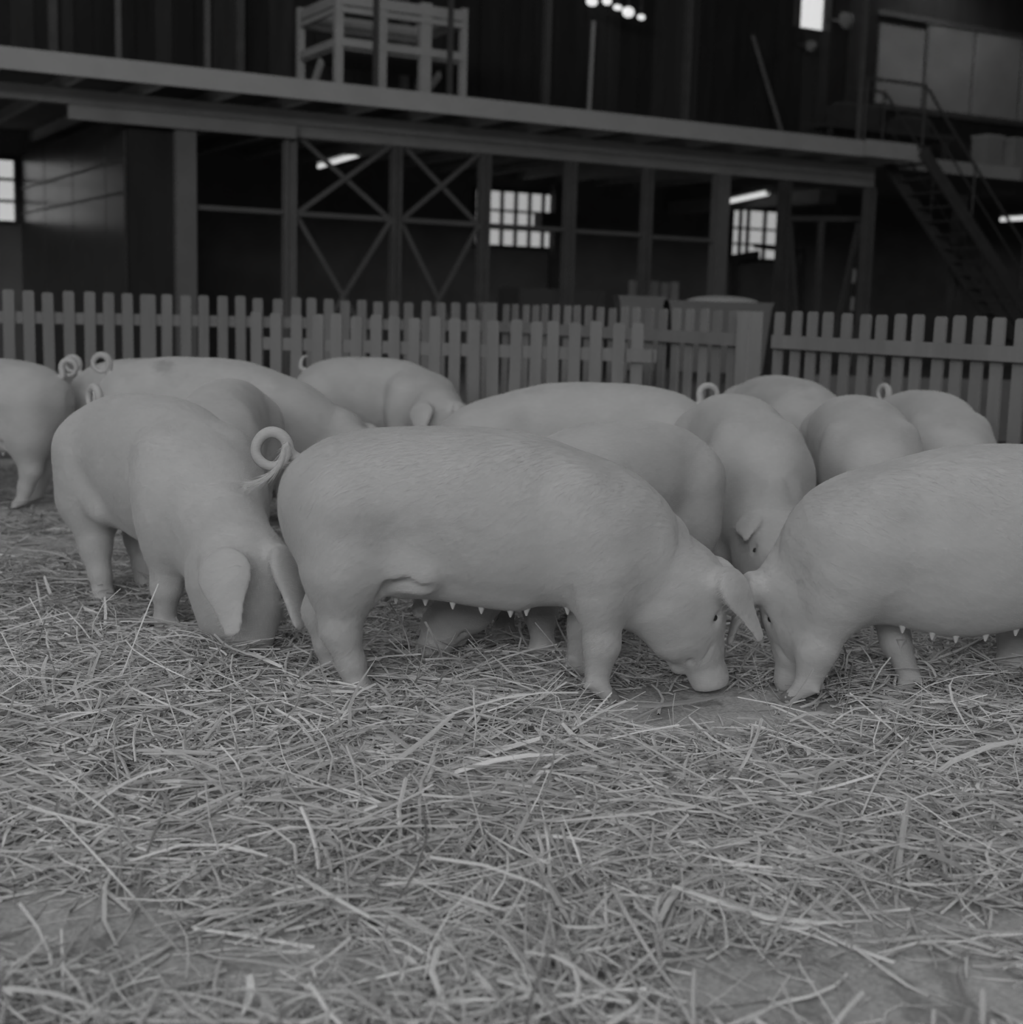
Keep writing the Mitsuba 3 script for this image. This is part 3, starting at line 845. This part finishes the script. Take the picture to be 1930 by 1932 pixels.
    v = relax(v, f, 5)
    mesh = trimesh.Trimesh(v, f, process=False)
    # slight unevenness of the skin and of the flesh under it
    nrm = np.array(mesh.vertex_normals)
    lump = .006 * (meshkit.fbm(v * 7.0 + seed, 3, seed) - .5) + .0022 * (meshkit.fbm(v * 40.0, 2, seed + 3) - .5)
    v = v + nrm * lump[:, None]
    return v, f, np.array(eyes), dict(O=O, a=a, n=n, s=s)


def bend(v, turn, rear=0.0):
    """turns the front of the pig sideways by `turn` and its rump by `rear` (radians) about the vertical"""
    xs = np.linspace(-.5, 1.6, 400)
    sm = lambda t: np.clip(t, 0, 1) ** 2 * (3 - 2 * np.clip(t, 0, 1))
    th = turn * sm((xs - .25) / .75) - rear * sm((.45 - xs) / .7)
    cx, cy = np.cumsum(np.cos(th)) * (xs[1] - xs[0]), np.cumsum(np.sin(th)) * (xs[1] - xs[0])
    i0 = np.argmin(abs(xs - .3))
    cx, cy = cx - cx[i0] + .3, cy - cy[i0]
    x = v[:, 0]
    t = np.interp(x, xs, th)
    out = v.copy()
    out[:, 0] = np.interp(x, xs, cx) - np.sin(t) * v[:, 1]
    out[:, 1] = np.interp(x, xs, cy) + np.cos(t) * v[:, 1]
    return out


def tail_curve(kind):
    if kind == 'loop':       # one open ring and a tuft that sweeps down behind it
        a = np.linspace(0, 2 * np.pi * 1.08, 34)
        ring = np.stack([-.262 + .048 * np.cos(a - .15), -.012 - .03 * a / 6.3, .742 + .050 * np.sin(a - .15)], 1)
        tip = np.array([[-.232, -.050, .705], [-.262, -.052, .668], [-.305, -.052, .640], [-.335, -.05, .628]])
        p = np.vstack([[-.170, .0, .70], [-.195, -.002, .715], ring, tip])
    elif kind == 'ring':     # a closed ring seen from the side
        a = np.linspace(0, 2 * np.pi * 1.2, 30)
        p = np.vstack([[-.17, 0, .715], [-.195, 0, .735], np.stack([-.225 + .040 * np.cos(a - .6), -.02 * a / 6.3, .775 + .042 * np.sin(a - .6)], 1)])
    elif kind == 'curl':
        a = np.linspace(0, 2 * np.pi * 1.15, 30)
        p = np.vstack([[-.17, 0, .70], [-.21, 0, .712], np.stack([-.245 - .012 * a / 6.3, -.01 + .030 * np.sin(a), .745 + .036 * -np.cos(a)], 1)])
    elif kind == 'up':
        a = np.linspace(-.4, np.pi * 1.15, 20)
        p = np.vstack([[-.17, 0, .70], [-.20, 0, .715], np.stack([-.23 - .035 * np.sin(a) * .6, .0 + .012 * a, .765 - .04 * np.cos(a)], 1)])
    else:
        p = np.array([[-.18, 0, .69], [-.23, 0, .69], [-.25, 0, .62], [-.25, .01, .55], [-.26, .02, .50]])
    from scipy.interpolate import splprep, splev
    tck, _ = splprep(p.T, s=0.00005)
    q = np.array(splev(np.linspace(0, 1, 70), tck)).T
    r = np.interp(np.linspace(0, 1, 70), [0, .08, .45, .8, 1], [.022, .019, .016, .009, .004])
    return q, r


PIG_TONE = {}


def pig_material(key, base, spots):
    """skin with fine hair grain and dirt marks; spots: (x, y, z, radius, strength) in the world"""
    def f(p, n, uv):
        a = mikit.fbm(p.x * 9, p.y * 9, p.z * 9, 3)
        g = mikit.noise(p.x * 70, p.y * 70, p.z * 260)
        v = base * (1 + .10 * (2 * a - 1) + .05 * (2 * g - 1))
        dirt = mikit.smoothstep(.62, .80, mikit.fbm(p.x * 8 + 3, p.y * 8, p.z * 9, 5))
        v = v * (1 - .10 * dirt)
        for x, y, z, r, k in spots:
            import drjit as dr
            d = dr.sqrt(dr.square(p.x - x) + dr.square(p.y - y) + dr.square(p.z - z)) / r
            w = mikit.smoothstep(1.0, .35, d + .9 * (mikit.fbm(p.x * 45, p.y * 45, p.z * 45, 3) - .5))
            v = v * (1 - k * w)
        return mi.Color3f(v)
    scene[key] = {'type': 'principled', 'base_color': mikit.proc(f), 'roughness': .62, 'specular': .25}
    return key


mat('mat_eye', .03, rough=.2)
mat('mat_hoof', tone(.20, .3, 60.0), rough=.5)
mat('mat_teat', tone(.66, .05, 30.0))
mat('mat_hair', .68)
mat('mat_pig', .6)


def make_pig(name_label, x, y, heading, scale=1.0, stretch=1.0, turn=0.0, rear=0.0, tail='curl', base=.54, h=.0135, spots=(), teats=False, hooves=False, hair=0, z=0.0, tail_flip=1, seed=1, material=None, **kw):
    k = thing('pig', name_label, 'pig')
    v, f, eyes, fr = pig_mesh(h=h / scale, seed=seed, crease=teats, **kw)
    M = np.eye(4)
    c, s = math.cos(heading), math.sin(heading)
    M[:3, :3] = np.array([[c, -s, 0], [s, c, 0], [0, 0, 1]]) * scale
    M[:3, 3] = (x, y, z)
    W = lambda q: bend(np.atleast_2d(np.asarray(q, float)) * [stretch, 1, 1], turn, rear) @ M[:3, :3].T + M[:3, 3]
    m = material or pig_material('mat_' + k, base, spots)
    scene[k + '__body'] = mikit.ply((W(v), f), m, smooth=True)
    if tail:
        q, r = tail_curve(tail)
        q = q * [1, tail_flip, 1]
        if hair and tail == 'loop':
            hr = np.random.default_rng(seed + 9)
            st = []
            for _ in range(900):
                i = int(hr.integers(30, 66))
                j = min(i + int(hr.integers(4, 9)), 69)
                o = hr.normal(0, .006, 3)
                st.append(np.stack([q[i], q[(i + j) // 2] + o * .6 + [0, 0, .001], q[j] + o * 1.6 + (q[j] - q[i]) * .25]))
            st = np.array(st)
            sd = np.array([0, .3, 1.0]) * .0006
            vv = np.stack([st[:, 0] - sd, st[:, 0] + sd, st[:, 1] - sd, st[:, 1] + sd, st[:, 2]], 1).reshape(-1, 3)
            oo = np.arange(len(st))[:, None] * 5
            kk = k + '__tail__hair'
            scene[kk] = mikit.ply((W(vv), np.concatenate([oo + [[0, 1, 3]], oo + [[0, 3, 2]], oo + [[2, 3, 4]]], 0)), 'mat_hair')
            tag(kk, 'fine bristles of the tail tuft', kind='stuff')
        tag(shape(k + '__tail', tube(W(q), r * scale, 9), m, smooth=60), 'thin curled tail' if tail != 'down' else 'thin hanging tail')
    for e in eyes:
        b = trimesh.creation.icosphere(2, .012 * scale)
        b.apply_translation(W(e)[0])
        shape(k + '__eye', b, 'mat_eye', smooth=True)
    body = trimesh.Trimesh(v, f, process=False)
    if teats:
        for sgn in (-1, 1):
            for tx in np.linspace(.10, .62, 7):
                # find the belly under this point
                near = np.where((abs(v[:, 0] - tx) < .02) & (abs(v[:, 1] - sgn * .085) < .02) & (v[:, 2] < .5) & (v[:, 2] > .18))[0]
                if len(near) == 0:
                    continue
                p = v[near[np.argmin(v[near, 2])]]
                t = np.array([p + [0, 0, .012], p + [0, sgn * .001, -.002], p + [0, sgn * .002, -.012], p + [0, sgn * .002, -.019]])
                shape(k + '__teat', tube(W(t), np.array([.016, .010, .006, .003]) * scale, 8), 'mat_teat', smooth=60)
    if hooves:
        ft = {'hl': 0., 'hr': 0., 'fl': .74, 'fr': .74}
        ft.update({a: b[0] for a, b in (kw.get('feet') or {}).items()})
        wd = kw.get('wide', 1.0)
        for key, fx in ft.items():
            sy = (1 if key[1] == 'l' else -1) * (.118 if key[0] == 'h' else .125) * wd
            x0 = fx + (.0 if key[0] == 'h' else -.002)
            for q in (-1, 1):
                t = np.array([[x0 + .012, sy + .013 * q, .040], [x0 + .038, sy + .019 * q, .020], [x0 + .060, sy + .020 * q, .012]])
                shape(k + '__hoof', tube(W(t), np.array([.026, .0245, .016]) * scale, 8), 'mat_hoof', smooth=50)
    if hair:
        add_hair(k, W, v, f, hair, scale, np.random.default_rng(seed + 50))
    PIGS.append((k, W(v), f))
    return k, W


def add_hair(k, W, v, f, n, scale, r):
    """fine pale bristles lying back and down along the skin"""
    tri = v[f]
    area = np.linalg.norm(np.cross(tri[:, 1] - tri[:, 0], tri[:, 2] - tri[:, 0]), axis=1)
    ok = tri[:, :, 2].mean(1) > .10
    area = area * ok
    i = r.choice(len(f), n, p=area / area.sum())
    b = r.dirichlet((1, 1, 1), n)
    p = (tri[i] * b[:, :, None]).sum(1)
    nr = np.cross(tri[i, 1] - tri[i, 0], tri[i, 2] - tri[i, 0])
    nr /= np.linalg.norm(nr, axis=1, keepdims=True) + 1e-12
    flow = np.stack([-np.ones(n), np.zeros(n), -.55 - .8 * np.clip((.0 - p[:, 0]) / .2, 0, 1) + .25 * np.sin(p[:, 0] * 9)], 1)
    flow += r.normal(0, .10, (n, 3))
    flow -= nr * (flow * nr).sum(1, keepdims=True)
    flow /= np.linalg.norm(flow, axis=1, keepdims=True) + 1e-9
    L = r.uniform(.016, .040, n)[:, None] * np.where(p[:, 2:3] > .72, 1.25, 1)
    side = np.cross(flow, nr)
    w = r.uniform(.00016, .00030, n)[:, None]
    p0 = p - nr * .001
    p1 = p + flow * L * .5 + nr * .0014
    p2 = p + flow * L + nr * (.0012 + .0022 * r.random((n, 1)) ** 2)
    q = np.stack([p0 - side * w, p0 + side * w, p1 - side * w * .8, p1 + side * w * .8, p2], 1).reshape(-1, 3)
    o = np.arange(n)[:, None] * 5
    fc = np.concatenate([o + [[0, 1, 3]], o + [[0, 3, 2]], o + [[2, 3, 4]]], 0)
    key = k + '__hair'
    scene[key] = mikit.ply((W(q), fc), 'mat_hair', smooth=False)
    tag(key, 'fine pale bristles', kind='stuff')


PIGS = []
D = math.radians
make_pig('large pale sow in the centre foreground, side on, snout on the floor', -.463, 4.23, D(3), 1.0, tail='loop', h=.007, teats=True, hooves=True, hair=95000, seed=1,
         feet={'hl': (-.09, 0), 'hr': (.0, 0), 'fl': (.70, 0), 'fr': (.735, 0)}, head=(1.01, 0, .31))
make_pig('pale pig at the left foreground facing the camera, ears hanging over its eyes', -1.535, 5.46, D(-50), 1.0, tail='ring', h=.008, hooves=True, hair=45000, seed=2,
         feet={'hr': (.08, 0), 'fr': (.70, 0), 'hl': (-.05, 0), 'fl': (.76, 0)}, head=(1.16, 0, .285), big_head=1.12, ear_len=.235, ear_w=1.2, ear_out=.06, turn=-.20, neck_z=.46, spots=[(-.80, 4.55, .36, .10, .25)])
make_pig('pale pig at the left edge, only its rump and hind legs in view', -2.70, 7.8, D(180), 1.0, tail='ring', seed=3, teats=True)
make_pig('long pale pig behind the left foreground pig, with a dark spot on its back', -1.96, 7.48, D(-3), 1.06, stretch=1.0, tail='ring', seed=4, head=(1.0, 0, .40), spots=[(-1.83, 7.33, .84, .09, .25)])
make_pig('pale pig by the left picket fence, almost hidden behind the spotted pig', -2.36, 8.25, D(6), 1.0, tail='ring', seed=5)
make_pig('small rounded pale back between the left foreground pig and the spotted pig', -1.37, 6.86, D(-87), .985, tail=None, seed=6, fat=.90)
make_pig('pale pig by the lower hurdle with its head turned to the camera', -1.14, 8.85, D(-25), 1.03, tail='up', seed=7, head=(1.0, 0, .50), turn=-.9, spots=[(-.95, 8.75, .83, .07, .2)])
make_pig('pale pig with a long level back in front of the fence corner', .71, 7.0, D(183), 1.0, stretch=1.13, tail='ring', seed=8)
make_pig('pale pig just behind the centre sow, its head low under her belly', .55, 5.22, D(229), .96, tail=None, seed=9, h=.010, hair=22000, turn=-.40)
make_pig('pale pig facing the camera with lowered head, right of the centre sow', .98, 6.55, D(-86), 1.0, tail=None, seed=10, h=.008, hair=22000, fat=.90, head=(1.0, 0, .25), aim=(.75, 0, -.65), brow=(.65, 0, .75), ear_out=.6, ear_fwd=.2, ear_len=.11, ear_w=.7, spots=[(.82, 5.95, .60, .07, .3)])
make_pig('pale back nearest the broad post of the right fence', 1.64, 8.0, D(104), 1.0, tail=None, seed=11, fat=1.1)
make_pig('pale rounded back just behind the right foreground sow, left of the curled tail', 1.70, 7.08, D(-95), .975, tail=None, seed=12, fat=1.1)
make_pig('pale pig by the right fence with a curled tail and folded shoulder', 2.20, 7.64, D(-93), .98, tail='ring', seed=13, rear=-.5)
make_pig('large pale sow at the right edge, facing left with lowered head and teats', 1.80, 4.17, D(181), 1.0, drop=.035, tail='ring', h=.008, teats=True, hooves=True, hair=55000, seed=14, turn=-.62, head=(.915, 0, .31), aim=(-.08, 0, -1), brow=(1, 0, -.08),
         feet={'fl': (.845, 0), 'fr': (.56, 0)})
make_pig('shaded lowered head of a pig at the bottom of the right edge', 2.55, 5.16, D(216), 1.0, tail=None, seed=15)

# ------------------------------------------------------------------ straw bedding
scene['mat_straw'] = {'type': 'twosided', 'bsdf': {'type': 'principled', 'base_color': {'type': 'mesh_attribute', 'name': 'vertex_color'}, 'roughness': .5, 'specular': .35}}


def straw(n, region, length, width, rise, seed, tone_mu=.44, up=.15, seg=4):
    """n bent stalks and blades lying over one another on the bed; region (x0, x1 at y0, x0, x1 at y1, y0, y1)"""
    r = np.random.default_rng(seed)
    ya, yb, wa, wb = region
    P = []
    got = 0
    while got < n:
        m = 4 * n
        y = ya + (yb - ya) * r.random(m)
        half = wa + (wb - wa) * (y - ya) / (yb - ya)
        keep = r.random(m) < half / max(wa, wb)
        x = (2 * r.random(m) - 1) * half
        x, y = x[keep], y[keep]
        inside = (y < 9.87 + .55 * (x + 3.56) - .1) & (y < 9.43 - .133 * (x + 1.72) - .1) & (y < 11.74 - 1.658 * (x + .09) - .1) & (y < 8.94 - 1.545 * (x - 1.66) - .1)
        x, y = x[inside], y[inside]
        c = cover(x, y)
        clump = meshkit.fbm(np.stack([x * 6, y * 6, 0 * x + seed], -1), 3, 31)
        k = r.random(len(x)) < np.clip(c, .02, 1) * np.clip(-.1 + 2.0 * clump, .12, 1)
        P.append(np.stack([x[k], y[k]], 1))
        got += int(k.sum())
    P = np.concatenate(P)[:n]
    c = cover(P[:, 0], P[:, 1])
    h = mound(P[:, 0], P[:, 1])
    L = np.exp(r.normal(math.log(length), .50, n)).clip(.025, .42)
    w = np.exp(r.normal(math.log(width), .40, n)).clip(.0010, .0105) / 2
    # direction: patches of stalks swept the same way
    flow = meshkit.noise(np.stack([P[:, 0] * 2.2, P[:, 1] * 2.2, 0 * h + 5], -1), 41) * 2 * np.pi * 1.4
    az = np.where(r.random(n) < .42, flow + r.normal(0, .55, n), r.random(n) * 2 * np.pi)
    tilt = r.normal(0, up, n)
    tall = r.random(n) < .012
    tilt = np.where(tall, r.uniform(.4, 1.2, n), tilt)
    d = np.stack([np.cos(az) * np.cos(tilt), np.sin(az) * np.cos(tilt), np.sin(tilt)], 1)
    side = np.stack([-np.sin(az), np.cos(az), 0 * az], 1)
    z0 = h * r.beta(1.5, .8, n) + (.003 + rise * r.random(n) ** 1.6) * np.clip(c * 1.4, .10, 1) + np.maximum(0, np.abs(np.sin(tilt)) * L * .5) * .55
    ctr = np.stack([P[:, 0], P[:, 1], z0], 1)
    u = np.linspace(-.5, .5, seg + 1)
    nv = 3 * (seg + 1)
    bend_s = r.normal(0, .10, n) * L
    bend_z = r.normal(-.02, .05, n) * L
    kink = r.random(n) < .2
    kk = np.where(kink, r.uniform(.2, .8, n) * np.sign(r.normal(size=n)), 0)
    pts = ctr[:, None] + d[:, None] * (u[None, :, None] * L[:, None, None])
    curve_ = (u ** 2 * 4 - .5)[None, :]
    pts = pts + side[:, None] * (bend_s[:, None] * curve_)[..., None] + np.array([0, 0, 1.0]) * (bend_z[:, None] * curve_)[..., None]
    past = np.clip(u - .1, 0, 1)[None, :] * kk[:, None] * L[:, None]
    pts = pts + side[:, None] * past[..., None]
    pts[..., 2] = np.maximum(pts[..., 2], .002 + .012 * r.random((n, 1)) * np.clip(c, .1, 1)[:, None] + .5 * np.clip(mound(pts[..., 0], pts[..., 1]), 0, .2))
    ok = clear_of_pigs(pts)
    pts, side, w, L, c = pts[ok], side[ok], w[ok], L[ok], c[ok]
    n = len(pts)
    # cross-section: a roof of two faces (half a hollow stalk) or a flat twisted blade
    blade = r.random(n) < .30
    roll = np.where(blade, r.normal(0, .6, n), 0)
    twist = np.where(blade, r.normal(0, .7, n), 0)
    ang = roll[:, None] + twist[:, None] * u[None]
    nz = np.array([0, 0, 1.0])
    across = side[:, None] * np.cos(ang)[..., None] + nz * np.sin(ang)[..., None]
    upv = nz * np.cos(ang)[..., None] - side[:, None] * np.sin(ang)[..., None]
    taper = np.where(blade[:, None], np.interp(u, [-.5, -.2, .2, .5], [.7, 1.0, .8, .1])[None], np.interp(u, [-.5, .5], [1, .8])[None])
    ww = (w[:, None] * np.where(blade, 1.5, 1.0)[:, None] * taper)[..., None]
    ridge = np.where(blade, .15, .9)[:, None, None]
    a, b, m_ = pts - across * ww, pts + across * ww, pts + upv * ww * ridge
    V = np.stack([a, m_, b], 2).reshape(n, nv, 3)
    f = []
    for i in range(seg):
        for j in range(2):
            o = i * 3 + j
            f += [[o, o + 3, o + 4], [o, o + 4, o + 1]]
    f = np.array(f)
    Fc = (f[None] + (np.arange(n) * nv)[:, None, None]).reshape(-1, 3)
    t = tone_mu * np.exp(r.normal(-.02, .25, n))
    t = np.where(r.random(n) < .05, r.uniform(.62, .80, n), t).clip(.14, .82)
    col = np.repeat(t, nv)[:, None] * (1 + .10 * r.normal(size=(n * nv, 1)))
    return V.reshape(-1, 3), Fc, np.clip(np.repeat(col, 3, 1), .05, .9)


from scipy.spatial import cKDTree
low_v, low_n = [], []
for k_, v_, f_ in PIGS:
    m_ = trimesh.Trimesh(v_, f_, process=False)
    sel = v_[:, 2] < .30
    low_v.append(v_[sel])
    low_n.append(np.array(m_.vertex_normals)[sel])
low_v, low_n = np.concatenate(low_v), np.concatenate(low_n)
pig_tree = cKDTree(low_v)


def clear_of_pigs(pts):
    """true for stalks that do not run through a pig"""
    d, i = pig_tree.query(pts.reshape(-1, 3), distance_upper_bound=.09)
    hit = np.isfinite(d)
    i = np.where(hit, i, 0)
    ins = hit & (((pts.reshape(-1, 3) - low_v[i]) * low_n[i]).sum(1) < .001)
    return ~ins.reshape(len(pts), -1).any(1)


layers = [straw(37000, (1.75, 4.6, 1.75, 2.65), .10, .0036, .018, 101, tone_mu=.50, seg=3),
          straw(21000, (1.75, 4.8, 1.75, 2.70), .16, .0058, .030, 102, tone_mu=.56),
          straw(5000, (1.75, 4.8, 1.75, 2.70), .24, .0068, .045, 105, tone_mu=.60),
          straw(27000, (1.75, 5.2, 1.5, 2.7), .040, .0030, .020, 106, tone_mu=.50, seg=2),
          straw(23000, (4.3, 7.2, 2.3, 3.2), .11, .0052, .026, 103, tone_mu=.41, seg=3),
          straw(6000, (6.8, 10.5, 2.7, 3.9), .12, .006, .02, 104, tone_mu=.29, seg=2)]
off, VV, FF, CC = 0, [], [], []
for a, b, c in layers:
    VV.append(a)
    FF.append(b + off)
    CC.append(c)
    off += len(a)
key = key_for('straw')
scene[key] = mikit.ply((np.concatenate(VV), np.concatenate(FF)), 'mat_straw', color=np.concatenate(CC))
tag(key, 'loose straw bedding strewn over the floor of the pen', 'straw', kind='stuff')
